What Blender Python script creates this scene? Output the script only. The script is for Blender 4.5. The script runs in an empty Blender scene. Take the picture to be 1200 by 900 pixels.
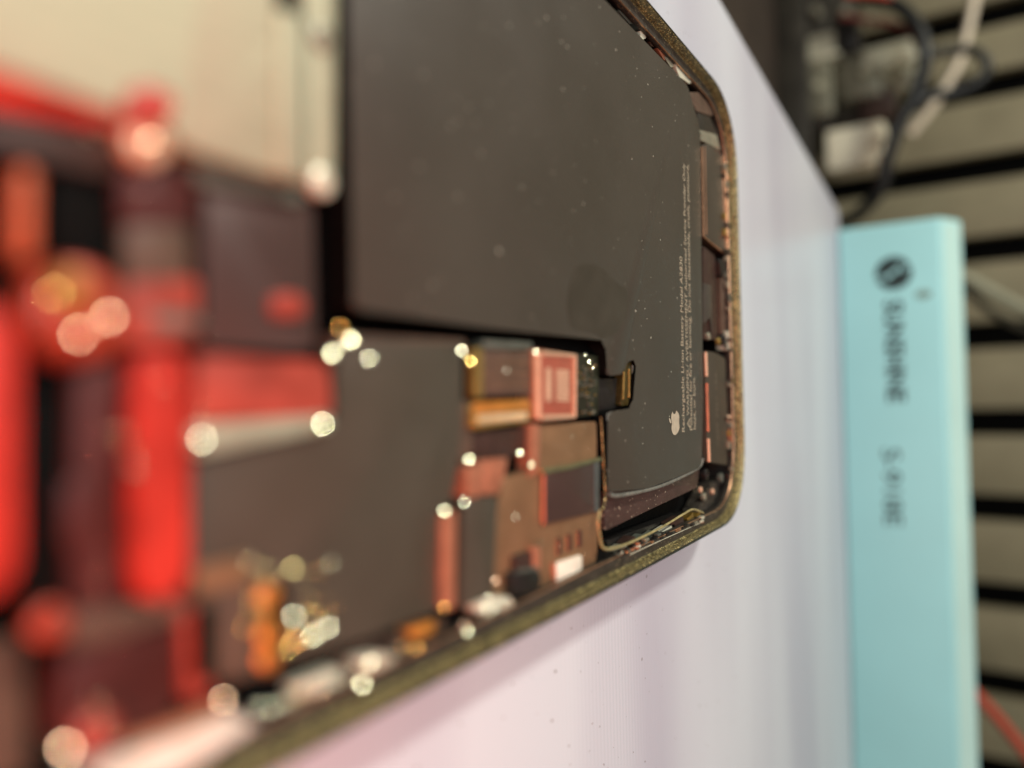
import bpy, bmesh, math, random
from mathutils import Vector, Matrix
random.seed(7)
S = bpy.context.scene
C = S.collection
MM = 0.001

# ------------------------------------------------------------------ camera
F_PX = 870.0                       # focal length in pixels of the 1200 px wide photograph
CAM_Z = 44.8                       # lens height above the white surface, mm
xw = Vector((543.0, 6.0, F_PX)).normalized()            # world axes seen from the camera (right, down, forward)
yw = Vector((-910.0, -43800.0, F_PX)); yw = (yw - xw*yw.dot(xw)).normalized()
zw = xw.cross(yw)
right = Vector((xw.x, yw.x, zw.x)); down = Vector((xw.y, yw.y, zw.y)); fwd = Vector((xw.z, yw.z, zw.z))
camd = bpy.data.cameras.new('camera'); cam = bpy.data.objects.new('camera', camd); C.objects.link(cam)
m = Matrix.Identity(4)
for i in range(3):
    m[i][0] = right[i]; m[i][1] = -down[i]; m[i][2] = -fwd[i]
m[0][3] = 0; m[1][3] = 0; m[2][3] = CAM_Z*MM
cam.matrix_world = m
camd.sensor_width = 36; camd.lens = 36*F_PX/1200
camd.clip_start = 0.002; camd.clip_end = 20
camd.dof.use_dof = True; camd.dof.focus_distance = 0.109; camd.dof.aperture_fstop = 7.7
S.camera = cam

# ------------------------------------------------------------------ world and light
W = bpy.data.worlds.new('World'); S.world = W; W.use_nodes = True
W.node_tree.nodes['Background'].inputs[0].default_value = (0.92, 0.86, 0.72, 1)
W.node_tree.nodes['Background'].inputs[1].default_value = 0.215
S.view_settings.view_transform = 'Standard'; S.view_settings.look = 'None'
S.view_settings.exposure = 0; S.view_settings.gamma = 1
def area(name, loc, target, size, power, col, sy=None):
    l = bpy.data.lights.new(name, 'AREA'); l.energy = power; l.color = col
    l.size = size*MM
    if sy: l.shape = 'RECTANGLE'; l.size_y = sy*MM
    o = bpy.data.objects.new(name, l); C.objects.link(o)
    o.location = Vector(loc)*MM
    d = (Vector(target)-Vector(loc)).normalized()
    o.rotation_euler = d.to_track_quat('-Z', 'Y').to_euler()
    return o
LAMP = (190, 460, 430)
area('bench_lamp', LAMP, (140, 0, 0), 60, 2.5, (1.0, 0.98, 0.86))
area('front_lamp', (-160, 120, 420), (160, 0, 0), 220, 1.45, (0.95, 0.98, 1.0))
area('red_lamp', (-38, -42, 52), (32, 8, 7), 30, 0.085, (1.0, 0.16, 0.07))
area('red_glow', (150, -60, 330), (30, 0, 0), 110, 0.07, (1.0, 0.12, 0.06))
S.cycles.samples = 256

# ------------------------------------------------------------------ measuring helpers (mm)
def ray(px, py):
    return (right*(px-600)+down*(py-450)+fwd*F_PX)
def P(px, py, z=0.0):               # point of the photograph on the level z
    r = ray(px, py); t = (z-CAM_Z)/r.z
    return Vector((r.x*t, r.y*t, z))
def V(px, py, X):                   # point of the photograph on the upright plane x = X
    r = ray(px, py); t = X/r.x
    return Vector((X, r.y*t, CAM_Z+r.z*t))

# ------------------------------------------------------------------ materials
MATS = {}
def mat(name, col, rough=0.5, metal=0.0, var=0.12, nscale=900, bump=0.0, bscale=4000, spec=0.5,
        speck=None, speck_d=0.0, speck_s=2500, coat=0.0, stretch=None):
    if name in MATS: return MATS[name]
    M = bpy.data.materials.new(name); M.use_nodes = True
    nt = M.node_tree; b = nt.nodes['Principled BSDF']; L = nt.links
    tc = nt.nodes.new('ShaderNodeTexCoord')
    src = tc.outputs['Object']
    if stretch:
        mp = nt.nodes.new('ShaderNodeMapping'); mp.inputs['Scale'].default_value = stretch
        L.new(src, mp.inputs[0]); src = mp.outputs[0]
    n = nt.nodes.new('ShaderNodeTexNoise'); n.inputs['Scale'].default_value = nscale; n.inputs['Detail'].default_value = 5
    L.new(src, n.inputs['Vector'])
    r = nt.nodes.new('ShaderNodeValToRGB')
    r.color_ramp.elements[0].position = 0.3; r.color_ramp.elements[1].position = 0.7
    r.color_ramp.elements[0].color = tuple(c*(1-var) for c in col)+(1,)
    r.color_ramp.elements[1].color = tuple(min(1, c*(1+var)) for c in col)+(1,)
    L.new(n.outputs[0], r.inputs[0])
    out = r.outputs[0]
    if speck:
        v = nt.nodes.new('ShaderNodeTexNoise'); v.inputs['Scale'].default_value = speck_s; v.inputs['Detail'].default_value = 1
        L.new(src, v.inputs['Vector'])
        q = nt.nodes.new('ShaderNodeValToRGB'); q.color_ramp.elements[0].position = 1-speck_d; q.color_ramp.elements[1].position = min(1, 1-speck_d+0.03)
        L.new(v.outputs[0], q.inputs[0])
        mx = nt.nodes.new('ShaderNodeMix'); mx.data_type = 'RGBA'
        L.new(q.outputs[0], mx.inputs[0]); L.new(out, mx.inputs[6]); mx.inputs[7].default_value = speck+(1,)
        out = mx.outputs[2]
    L.new(out, b.inputs['Base Color'])
    rr = nt.nodes.new('ShaderNodeMapRange'); rr.inputs['To Min'].default_value = max(0.02, rough*0.8); rr.inputs['To Max'].default_value = min(1, rough*1.25)
    L.new(n.outputs[0], rr.inputs['Value']); L.new(rr.outputs[0], b.inputs['Roughness'])
    b.inputs['Metallic'].default_value = metal
    b.inputs['Specular IOR Level'].default_value = spec
    b.inputs['Coat Weight'].default_value = coat
    if bump:
        n2 = nt.nodes.new('ShaderNodeTexNoise'); n2.inputs['Scale'].default_value = bscale; n2.inputs['Detail'].default_value = 3
        L.new(src, n2.inputs['Vector'])
        bp = nt.nodes.new('ShaderNodeBump'); bp.inputs['Strength'].default_value = bump; bp.inputs['Distance'].default_value = 0.0002
        L.new(n2.outputs[0], bp.inputs['Height']); L.new(bp.outputs[0], b.inputs['Normal'])
    MATS[name] = M
    return M
BATT = mat('battery_wrap', (0.055, 0.048, 0.036), 0.40, 0, 0.10, 60, 0.25, 5200, 0.5, (0.45, 0.42, 0.33), 0.255, 1500)
def swell(M):
    nt = M.node_tree; b = nt.nodes['Principled BSDF']
    tc = nt.nodes.new('ShaderNodeTexCoord'); n = nt.nodes.new('ShaderNodeTexNoise'); n.inputs['Scale'].default_value = 45; n.inputs['Detail'].default_value = 1.5
    nt.links.new(tc.outputs['Object'], n.inputs['Vector'])
    bp = nt.nodes.new('ShaderNodeBump'); bp.inputs['Strength'].default_value = 0.35; bp.inputs['Distance'].default_value = 0.0022
    nt.links.new(n.outputs[0], bp.inputs['Height'])
    prev = b.inputs['Normal'].links[0].from_node
    nt.links.new(bp.outputs[0], prev.inputs['Normal'])
swell(BATT)
BATT2 = mat('battery_fold', (0.055, 0.046, 0.038), 0.35, 0, 0.2, 400, 0.3, 3000, 0.6)
GRAPH = mat('graphite_pad', (0.064, 0.054, 0.038), 0.5, 0, 0.08, 200, 0.15, 5000, 0.4)
STEEL = mat('brushed_steel', (0.46, 0.45, 0.31), 0.6, 0.4, 0.10, 300, 0.15, 3000, stretch=(1, 8, 1))
PALE = mat('pale_metal', (0.78, 0.77, 0.60), 0.36, 0.35, 0.15, 600, 0.2, 3000)
DULL = mat('dull_metal', (0.36, 0.35, 0.26), 0.4, 0.5, 0.2, 700, 0.2, 3000)
BRIGHT = mat('polished_metal', (0.92, 0.90, 0.64), 0.13, 1.0, 0.03)
GOLD = mat('gold_contact', (0.85, 0.55, 0.12), 0.3, 0.9, 0.15, 900)
GOLDD = mat('dull_gold', (0.42, 0.30, 0.09), 0.4, 0.7, 0.25, 1200)
BEAD = mat('rim_seal', (0.18, 0.148, 0.066), 0.36, 0.55, 0.6, 1300, 0.9, 2600, 0.5, (0.85, 0.70, 0.30), 0.40, 3800)
FRAME = mat('frame_metal', (0.055, 0.046, 0.028), 0.35, 0.8, 0.25, 500, 0.2, 3000)
LEDGE = mat('ledge', (0.05, 0.043, 0.034), 0.45, 0.3, 0.4, 900, 0.4, 3000, 0.5, (0.5, 0.42, 0.25), 0.30, 2800)
BLACK = mat('black_gap', (0.003, 0.003, 0.0026), 0.7, 0, 0.3, 800, spec=0.08)
BLACKP = mat('black_plastic', (0.012, 0.011, 0.010), 0.35, 0, 0.3, 800, 0.2)
BROWN = mat('brown_flex', (0.10, 0.062, 0.042), 0.42, 0, 0.2, 500, 0.2, 3000)
DBROWN = mat('dark_brown_flex', (0.045, 0.024, 0.018), 0.4, 0, 0.2, 500, 0.15, 3000)
MAROON = mat('maroon_film', (0.060, 0.011, 0.009), 0.42, 0, 0.15, 150)
RED = mat('red_lit_part', (0.46, 0.030, 0.018), 0.35, 0, 0.35, 250, 0.1)  # red light on the near parts put into this colour and the next
REDD = mat('red_lit_flex', (0.36, 0.055, 0.035), 0.4, 0, 0.3, 300, 0.1)
ORANGE = mat('orange_part', (0.55, 0.13, 0.055), 0.38, 0.2, 0.15, 300)
AMBER = mat('amber_contact', (0.72, 0.31, 0.06), 0.35, 0.5, 0.15, 300)
SALMON = mat('red_lit_shield', (0.56, 0.22, 0.125), 0.35, 0.45, 0.12, 500, 0.1)  # red light on metal edges put into this salmon colour
SALMONP = mat('pale_copper', (0.80, 0.52, 0.34), 0.4, 0.3, 0.10, 500)
COPPER = mat('copper_tape', (0.32, 0.185, 0.095), 0.42, 0.5, 0.10, 300, 0.15, 2500, 0.5, (0.6, 0.42, 0.26), 0.24, 1800)
COPTRIM = mat('copper_trim', (0.75, 0.42, 0.24), 0.3, 0.85, 0.2, 900)
WHITEP = mat('cream_pad', (0.92, 0.84, 0.68), 0.4, 0, 0.05, 500)
GREYG = mat('grey_green', (0.17, 0.19, 0.155), 0.4, 0.5, 0.2, 400)
INK = mat('battery_ink', (0.40, 0.34, 0.24), 0.6, 0, 0.25, 2500)

# ------------------------------------------------------------------ mesh helpers
def link(name, me, material, parent=None):
    o = bpy.data.objects.new(name, me); C.objects.link(o)
    if material and not me.materials: me.materials.append(material)
    if parent: o.parent = parent
    return o
def tag(o, label, cat, group=None):
    o['label'] = label; o['category'] = cat
    if group: o['group'] = group
    return o
def struct(o): o['kind'] = 'structure'; return o
def empty(name, loc=(0, 0, 0)):
    o = bpy.data.objects.new(name, None); C.objects.link(o); o.location = Vector(loc)*MM
    o.empty_display_size = 0.01
    return o
def finish(bm, name, smooth=True):
    bmesh.ops.recalc_face_normals(bm, faces=bm.faces)
    me = bpy.data.meshes.new(name); bm.to_mesh(me); bm.free()
    if smooth:
        for p in me.polygons: p.use_smooth = True
        me.set_sharp_from_angle(angle=math.radians(38))
    return me
def prism_bm(pts, zt, zb, bev=0.08, seg=2, bm=None):
    """pts: list of (x,y) or Vector in mm; a slab from zb to zt with rounded top edges"""
    own = bm is None
    b = bmesh.new()
    vb = [b.verts.new((p[0]*MM, p[1]*MM, zb*MM)) for p in pts]
    vt = [b.verts.new((p[0]*MM, p[1]*MM, (p[2] if len(p) > 2 and False else zt)*MM)) for p in pts]
    n = len(pts)
    top = b.faces.new(vt); b.faces.new(list(reversed(vb)))
    for i in range(n): b.faces.new((vb[i], vb[(i+1) % n], vt[(i+1) % n], vt[i]))
    if bev > 0:
        ed = list(top.edges)
        bmesh.ops.bevel(b, geom=ed, offset=bev*MM, segments=seg, profile=0.5, affect='EDGES', clamp_overlap=True)
    if own: return b
    me = bpy.data.meshes.new('tmp'); b.to_mesh(me); b.free(); bm.from_mesh(me); bpy.data.meshes.remove(me)
    return bm
def rnd(pts, r, seg=5):
    """round the corners of a polygon (2D mm)"""
    out = []; n = len(pts)
    for i in range(n):
        a = Vector(pts[i-1][:2]); b = Vector(pts[i][:2]); c = Vector(pts[(i+1) % n][:2])
        ra = min(r, (a-b).length*0.48, (c-b).length*0.48)
        p0 = b+(a-b).normalized()*ra; p1 = b+(c-b).normalized()*ra
        for k in range(seg+1):
            t = k/seg
            out.append(((1-t)**2*p0+2*t*(1-t)*b+t*t*p1))
    return out
def slab(name, px, zt, th, material, parent, r=0.25, bev=0.08, label=None):
    """a flat part whose top outline was read off the photograph at level zt"""
    pts = [P(x, y, zt).to_2d() for x, y in px]
    if r > 0: pts = rnd(pts, r)
    o = link(name, finish(prism_bm(pts, zt, zt-th, bev), name), material, parent)
    if label: o['label'] = label
    return o
def rectpx(x0, y0, x1, y1): return [(x0, y0), (x1, y0), (x1, y1), (x0, y1)]
def catmull(pts, k=10):
    out = []; n = len(pts)
    for i in range(n-1):
        p0 = pts[max(i-1, 0)]; p1 = pts[i]; p2 = pts[i+1]; p3 = pts[min(i+2, n-1)]
        for j in range(k):
            t = j/k
            out.append(0.5*((2*p1)+(p2-p0)*t+(2*p0-5*p1+4*p2-p3)*t*t+(3*p1-p0-3*p2+p3)*t**3))
    out.append(pts[-1]); return out
def tube_me(name, pts, rad, seg=12, flat=1.0, smooth_k=10):
    pts = [Vector(p) for p in pts]
    pts = catmull(pts, smooth_k) if smooth_k > 1 and len(pts) > 2 else pts
    b = bmesh.new(); rings = []; up = Vector((0, 0, 1))
    for i, p in enumerate(pts):
        t = (pts[min(i+1, len(pts)-1)]-pts[max(i-1, 0)]).normalized()
        u = t.cross(up)
        if u.length < 1e-3: u = t.cross(Vector((1, 0, 0)))
        u.normalize(); v = u.cross(t)
        rings.append([b.verts.new((p+u*math.cos(a)*rad+v*math.sin(a)*rad*flat)*MM) for a in [2*math.pi*k/seg for k in range(seg)]])
    for i in range(len(rings)-1):
        for k in range(seg): b.faces.new((rings[i][k], rings[i][(k+1) % seg], rings[i+1][(k+1) % seg], rings[i+1][k]))
    b.faces.new(rings[0]); b.faces.new(list(reversed(rings[-1])))
    return finish(b, name)
def box_bm(b, c, s, bev=0.0):
    """axis-aligned bevelled box added to bmesh b: centre c, size s in mm"""
    t = bmesh.new(); bmesh.ops.create_cube(t, size=1)
    for v in t.verts: v.co = Vector((v.co.x*s[0]+c[0], v.co.y*s[1]+c[1], v.co.z*s[2]+c[2]))*MM
    if bev: bmesh.ops.bevel(t, geom=list(t.edges), offset=bev*MM, segments=2, profile=0.5, affect='EDGES')
    me = bpy.data.meshes.new('t'); t.to_mesh(me); t.free(); b.from_mesh(me); bpy.data.meshes.remove(me)
def box(name, lo, hi, material, parent=None, bev=0.5):
    b = bmesh.new(); c = [(a+d)/2 for a, d in zip(lo, hi)]; s = [abs(d-a) for a, d in zip(lo, hi)]
    box_bm(b, c, s, bev); return link(name, finish(b, name), material, parent)
def lathe_me(name, prof, seg=24):
    b = bmesh.new(); rings = []
    for r, z in prof:
        if r < 1e-6: rings.append([b.verts.new((0, 0, z*MM))])
        else: rings.append([b.verts.new((r*MM*math.cos(2*math.pi*k/seg), r*MM*math.sin(2*math.pi*k/seg), z*MM)) for k in range(seg)])
    for i in range(len(rings)-1):
        A, B = rings[i], rings[i+1]
        for k in range(seg):
            k2 = (k+1) % seg
            if len(A) == 1 and len(B) > 1: b.faces.new((A[0], B[k], B[k2]))
            elif len(B) == 1: b.faces.new((A[k], A[k2], B[0]))
            else: b.faces.new((A[k], A[k2], B[k2], B[k]))
    return finish(b, name)
def text_me(body, size, bold=0.0, spacing=1.0, ext=0.01):
    cu = bpy.data.curves.new('t', 'FONT'); cu.body = body; cu.size = size*MM; cu.offset = bold*MM
    cu.space_character = spacing; cu.extrude = ext*MM; cu.resolution_u = 3
    o = bpy.data.objects.new('t', cu); C.objects.link(o)
    bpy.context.view_layer.update()
    me = bpy.data.meshes.new_from_object(o.evaluated_get(bpy.context.evaluated_depsgraph_get()))
    bpy.data.objects.remove(o); bpy.data.curves.remove(cu)
    return me
def fit(me, length, height=None):
    """scale a text mesh so that it is `length` mm long (and `height` mm high)"""
    xs = [v.co.x for v in me.vertices]; ys = [v.co.y for v in me.vertices]
    sx = length*MM/(max(xs)-min(xs)); sy = height*MM/(max(ys)-min(ys)) if height else sx
    x0, y0 = min(xs), min(ys)
    for v in me.vertices: v.co.x = (v.co.x-x0)*sx; v.co.y = (v.co.y-y0)*sy
    return me

# ================================================================== the setting
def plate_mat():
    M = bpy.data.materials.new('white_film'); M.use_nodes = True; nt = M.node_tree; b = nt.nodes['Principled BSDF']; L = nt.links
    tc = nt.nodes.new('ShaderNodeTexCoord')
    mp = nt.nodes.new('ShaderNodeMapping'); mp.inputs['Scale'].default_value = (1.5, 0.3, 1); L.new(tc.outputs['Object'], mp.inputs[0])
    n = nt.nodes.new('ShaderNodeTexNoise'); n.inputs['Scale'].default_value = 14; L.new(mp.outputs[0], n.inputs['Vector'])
    r = nt.nodes.new('ShaderNodeValToRGB'); r.color_ramp.elements[0].color = (0.55, 0.535, 0.60, 1); r.color_ramp.elements[1].color = (0.71, 0.725, 0.765, 1)  # soft reflected bands painted into the film's tint
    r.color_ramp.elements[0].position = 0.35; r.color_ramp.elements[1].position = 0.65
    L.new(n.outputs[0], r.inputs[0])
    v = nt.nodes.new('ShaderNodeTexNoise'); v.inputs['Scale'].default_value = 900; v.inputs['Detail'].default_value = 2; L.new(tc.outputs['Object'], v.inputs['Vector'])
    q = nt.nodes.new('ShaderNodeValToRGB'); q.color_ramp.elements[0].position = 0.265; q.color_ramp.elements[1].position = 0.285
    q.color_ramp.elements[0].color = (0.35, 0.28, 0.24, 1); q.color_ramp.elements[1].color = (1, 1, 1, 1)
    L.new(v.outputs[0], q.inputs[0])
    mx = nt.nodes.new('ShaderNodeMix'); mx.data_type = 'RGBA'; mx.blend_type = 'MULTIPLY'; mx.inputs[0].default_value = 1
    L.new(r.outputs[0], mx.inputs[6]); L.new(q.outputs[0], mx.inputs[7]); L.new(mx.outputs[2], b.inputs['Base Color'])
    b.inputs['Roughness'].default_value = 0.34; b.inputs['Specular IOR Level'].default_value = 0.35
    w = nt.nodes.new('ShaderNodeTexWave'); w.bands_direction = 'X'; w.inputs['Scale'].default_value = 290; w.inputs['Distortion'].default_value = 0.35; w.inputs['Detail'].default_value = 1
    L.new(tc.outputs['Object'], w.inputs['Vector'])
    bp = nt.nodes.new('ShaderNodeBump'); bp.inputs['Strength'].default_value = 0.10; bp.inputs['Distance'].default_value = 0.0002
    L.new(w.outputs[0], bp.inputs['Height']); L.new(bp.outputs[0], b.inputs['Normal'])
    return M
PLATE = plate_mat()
BENCH = mat('bench_brown', (0.040, 0.027, 0.019), 0.55, 0, 0.35, 25, 0.3, 400)
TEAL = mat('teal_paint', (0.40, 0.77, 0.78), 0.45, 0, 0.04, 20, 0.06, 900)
TEALP = mat('teal_lit_bevel', (0.58, 0.86, 0.80), 0.25, 0, 0.04, 30, 0.08, 300)  # body teal with light from above put into the colour
BX = P(990, 580, 0).x                                   # distance of the teal housing
e0 = P(845, 0, 0); e1 = P(985, 250, 0)                  # left border of the white surface
dr = (e1-e0).normalized()
far = e0+dr*((BX+6-e0.x)/dr.x); near = e0+dr*((-90-e0.x)/dr.x)
white = [(near.x, near.y), (-90, -260), (BX+6, -330), (far.x, far.y)]
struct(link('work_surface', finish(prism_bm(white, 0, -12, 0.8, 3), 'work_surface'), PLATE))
struct(box('bench_top', (-400, -900, -70), (760, 1100, -50), BENCH, bev=1))

# ------------------------------------------------------------------ slatted wall behind
WX = 600.0
SL = mat('slat_grey', (0.36, 0.315, 0.20), 0.5, 0.1, 0.12, 30, 0.05, 300)
wall = tag(empty('slatted_wall', (WX, 0, -50)), 'grey beige slatted wall with black gaps behind the teal housing', 'wall')
gaps = [-330, -235, -160, -75, 13, 97, 193, 290, 392, 495, 596, 699, 803, 905, 1007, 1110]
ys = [V(1170, g, WX).y for g in gaps]
def addp(o, parent):                # parent without moving
    o.parent = parent; o.matrix_parent_inverse = Matrix.Translation(-parent.location); return o
addp(box('backing', (WX+16, ys[-1]-20, -50), (WX+20, ys[0]+20, 420), BLACK, bev=0.2), wall)
for a, b_ in zip(ys[:-1], ys[1:]):
    addp(box('slat', (WX, b_+9.2, -49.9), (WX+12, a-9.2, 420), SL, bev=1.2), wall)

# ------------------------------------------------------------------ teal housing
yl = V(990, 268, BX).y
z1 = V(1107, 400, BX).z; z2 = V(1131, 400, BX+11).z
mb = empty('machine_housing', (BX, yl-110, 0)); tag(mb, 'turquoise machine housing with a black round logo and lettering on its front', 'machine')
b = bmesh.new()
prof = [(BX, 0.02), (BX, z1), (BX+11, z2), (BX+60, z2-6), (BX+60, 0.02)]
yr = yl-420
va = [b.verts.new(Vector((x, yl, z))*MM) for x, z in prof]; vc = [b.verts.new(Vector((x, yr, z))*MM) for x, z in prof]
n = len(prof)
for i in range(n):
    b.faces.new((va[i], va[(i+1) % n], vc[(i+1) % n], vc[i]))
b.faces.new(va); b.faces.new(list(reversed(vc)))
bmesh.ops.bevel(b, geom=list(b.edges), offset=1.3*MM, segments=3, profile=0.5, affect='EDGES')
me = finish(b, 'body'); me.materials.append(TEAL); 
addp(link('body', me, None), mb)
# bevel strip, light from above put into its paler colour, slightly proud
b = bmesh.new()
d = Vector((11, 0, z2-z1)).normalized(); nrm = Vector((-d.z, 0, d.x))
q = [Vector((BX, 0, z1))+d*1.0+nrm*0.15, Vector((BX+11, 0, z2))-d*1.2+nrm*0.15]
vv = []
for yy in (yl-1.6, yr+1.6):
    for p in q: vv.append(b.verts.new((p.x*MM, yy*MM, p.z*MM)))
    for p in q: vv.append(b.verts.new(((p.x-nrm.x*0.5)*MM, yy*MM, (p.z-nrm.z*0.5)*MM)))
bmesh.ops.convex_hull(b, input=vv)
addp(link('lit_bevel_strip', finish(b, 'lit_bevel_strip'), TEALP), mb)
INKB = mat('black_print', (0.012, 0.03, 0.03), 0.5)
def face_text(name, body, px, y0, y1, hpx, bold=0.0, material=INKB):
    """print on the front face; y0..y1 rows, px column of the text's foot"""
    a = V(px, y0, BX); c = V(px, y1, BX); h = V(px+hpx, y0, BX).z-a.z
    me = fit(text_me(body, 10, bold), (a-c).length, h)
    o = link(name, me, material); 
    o.matrix_world = Matrix(((0, 0, -1, (BX-0.12)*MM), (-1, 0, 0, a.y*MM), (0, 1, 0, a.z*MM), (0, 0, 0, 1)))
    o.parent = mb; o.matrix_parent_inverse = Matrix.Translation(-mb.location)
    return o
face_text('lettering', 'SUNSHINE', 1036, 353, 471, 22, 0.25)
face_text('model_number', 'S-918E', 1034, 526, 615, 21, 0.02)
cdot = V(1047, 320, BX)
me = lathe_me('round_logo', [(0, 0.06), (6.2, 0.06), (6.3, -0.02), (0, -0.02)], 40)
ro = link('round_logo', me, INKB); ro.matrix_world = Matrix(((0, 0, -1, (BX-0.08)*MM), (-1, 0, 0, cdot.y*MM), (0, 1, 0, cdot.z*MM), (0, 0, 0, 1)))
ro.parent = mb; ro.matrix_parent_inverse = Matrix.Translation(-mb.location)
b = bmesh.new()
for (p, q_, w) in (((-2.2, 6.0), (-0.6, 2.4), .8), ((-2.6, 2.8), (2.2, -2.8), 1.1), ((0.8, -2.2), (2.0, -6.0), .8)):
    p = Vector(p); q_ = Vector(q_); dd = (q_-p).normalized(); nn = Vector((-dd.y, dd.x))*w/2
    f = [b.verts.new(Vector((v.x, v.y, 0))*MM) for v in (p+nn, q_+nn, q_-nn, p-nn)]; b.faces.new(f)
ex = bmesh.ops.extrude_face_region(b, geom=list(b.faces)); bmesh.ops.translate(b, vec=(0, 0, 0.1*MM), verts=[g for g in ex['geom'] if isinstance(g, bmesh.types.BMVert)])
sg = link('logo_mark', finish(b, 'logo_mark'), TEAL); sg.parent = ro; sg.location = (0, 0, 0.05*MM)
sp = V(1082, 345, BX); chip = link('paint_chip', lathe_me('paint_chip', [(0, 0.05), (1.2, 0.05), (1.6, 0), (0, 0)], 9), mat('chip_grey', (0.22, 0.33, 0.28), 0.6))
chip.matrix_world = Matrix(((0, 0, -1, (BX-0.05)*MM), (-1, 0, 0, sp.y*MM), (0, 1.8, 0, sp.z*MM), (0, 0, 0, 1)))
chip.parent = mb; chip.matrix_parent_inverse = Matrix.Translation(-mb.location)

# ------------------------------------------------------------------ electronics and cables at the back left
UX = 470.0
UNIT = mat('unit_dark', (0.040, 0.035, 0.026), 0.45, 0.2, 0.35, 60, 0.2, 500)
UNITG = mat('unit_grey', (0.26, 0.25, 0.18), 0.4, 0.4, 0.3, 80, 0.2, 500)
UNITL = mat('unit_light', (0.58, 0.56, 0.42), 0.4, 0.4, 0.2, 80)
CREAM = mat('cream_plastic', (0.92, 0.86, 0.66), 0.45, 0, 0.08, 40)
CORD = mat('beige_cord', (0.95, 0.80, 0.62), 0.5, 0, 0.1, 200)
CABK = mat('black_rubber', (0.012, 0.013, 0.013), 0.4, 0, 0.2, 300)
CARD = mat('red_rubber', (0.60, 0.09, 0.05), 0.4, 0, 0.1, 200)
CARD2 = mat('dark_red_wire', (0.18, 0.03, 0.025), 0.4, 0, 0.1, 200)
CAGR = mat('grey_rubber', (0.36, 0.36, 0.26), 0.45, 0, 0.1, 200)
def vbox(name, x0, y0, x1, y1, X, dep, material, parent, bev=1.0, zb=None):
    """a box whose front face fills that part of the photograph at distance X"""
    a = V(x0, y0, X); c = V(x1, y1, X)
    o = box(name, (X, c.y, a.z if zb is None else zb), (X+dep, a.y, c.z), material, None, bev)
    return addp(o, parent)
un = empty('circuit_unit', (UX, V(950, 60, UX).y, -50)); tag(un, 'dark electronics unit with grey connector blocks behind the white surface', 'electronics')
vbox('base', 932, -150, 975, 148, UX, 60, UNIT, un, 2, zb=-50)
vbox('board', 930, -150, 950, 195, UX-14, 10, UNIT, un, 1, zb=-50)
vbox('tower', 936, -150, 1000, 40, UX+6, 50, UNIT, un, 2)
vbox('side_block', 942, 72, 976, 132, UX-8, 8, UNITG, un, 1.5)
vbox('ledge', 922, 50, 984, 64, UX-10, 20, UNITL, un, 1)
vbox('connector', 984, 66, 1034, 110, UX-4, 24, UNITG, un, 2)
vbox('connector', 1020, 60, 1076, 102, UX-2, 26, UNITG, un, 2)
vbox('contact_strip', 1010, 58, 1078, 67, UX-6, 6, UNITL, un, 0.8)
vbox('socket', 974, 26, 1006, 56, UX-10, 20, BLACKP, un, 1.5)
vbox('lower_block', 972, 118, 1050, 152, UX+4, 24, UNIT, un, 2)
vbox('plug', 1006, 104, 1050, 136, UX-2, 20, DBROWN, un, 2)
for (sx, sy, s) in ((955, 10, 4.0), (930, 4, 3.0), (958, 100, 4.5), (1012, 82, 3.6), (1036, 80, 3.6), (1056, 80, 3.6), (965, 60, 2.4), (990, 12, 3.2), (1020, 20, 3.6)):
    p = V(sx, sy, UX-9)
    o = link('screw', lathe_me('screw', [(0, 1.2), (s*0.5, 1.0), (s*0.62, 0), (s*0.62, -8), (0, -8)], 16), UNITL)
    o.matrix_world = Matrix(((0, 0, -1, p.x*MM), (-1, 0, 0, p.y*MM), (0, 1, 0, p.z*MM), (0, 0, 0, 1)))
    o.parent = un; o.matrix_parent_inverse = Matrix.Translation(-un.location)
wb = empty('cream_block', (UX-6, V(1000, 172, UX).y, -20)); tag(wb, 'cream plastic block below the dark electronics unit', 'connector')
vbox('block', 966, 153, 1038, 190, UX-6, 26, CREAM, wb, 2.5)
vbox('rib', 1030, 156, 1034, 188, UX-7, 2, CREAM, wb, 0.5)
def cable(name, pts, X, rad, material, label, flat=1.0):
    """X may be one distance or one per point"""
    Xs = X if isinstance(X, (list, tuple)) else [X]*len(pts)
    o = link(name, tube_me(name, [V(x, y, a) for (x, y), a in zip(pts, Xs)], rad, 12, flat), material)
    tag(o, label, 'cable'); return o
cable('black_cable', [(975, -40), (1010, -4), (1050, 6), (1076, 32), (1084, 70), (1072, 112), (1054, 146), (1040, 186), (1030, 224), (1004, 252), (985, 262)], [450, 450, 448, 446, 444, 444, 444, 446, 450, 456, 460], 3.6, CABK, 'thick black cable arching down past the cream block')
cable('red_wire', [(985, 20), (1020, 24), (1050, 29), (1068, 40), (1078, 60)], 452, 1.5, CARD2, 'thin dark red wire curving beside the thick black cable')
cable('red_wire', [(990, -6), (1025, -5), (1052, 3), (1070, 18), (1082, 38)], 446.5, 1.5, CARD, 'thin bright red wire lying along the top of the black cable arch')
cable('looped_cable', [(1088, 64), (1108, 60), (1135, 58), (1153, 68), (1156, 84), (1142, 98), (1118, 108), (1092, 112), (1070, 122)], [460, 462, 464, 464, 464, 462, 460, 456, 452], 2.6, CABK, 'black cable bent into a small loop over the beige cord')
cable('beige_cord', [(1150, -30), (1142, 0), (1134, 36), (1124, 72), (1110, 98), (1092, 126), (1066, 158)], 520, 4.6, CORD, 'flat beige cord hanging in front of the grey slats', 0.6)
cable('grey_cable', [(1120, 322), (1136, 328), (1165, 344), (1200, 362), (1240, 380)], [400, 420, 440, 460, 480], 3.0, CAGR, 'grey cable leaving the right side of the teal housing')
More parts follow.
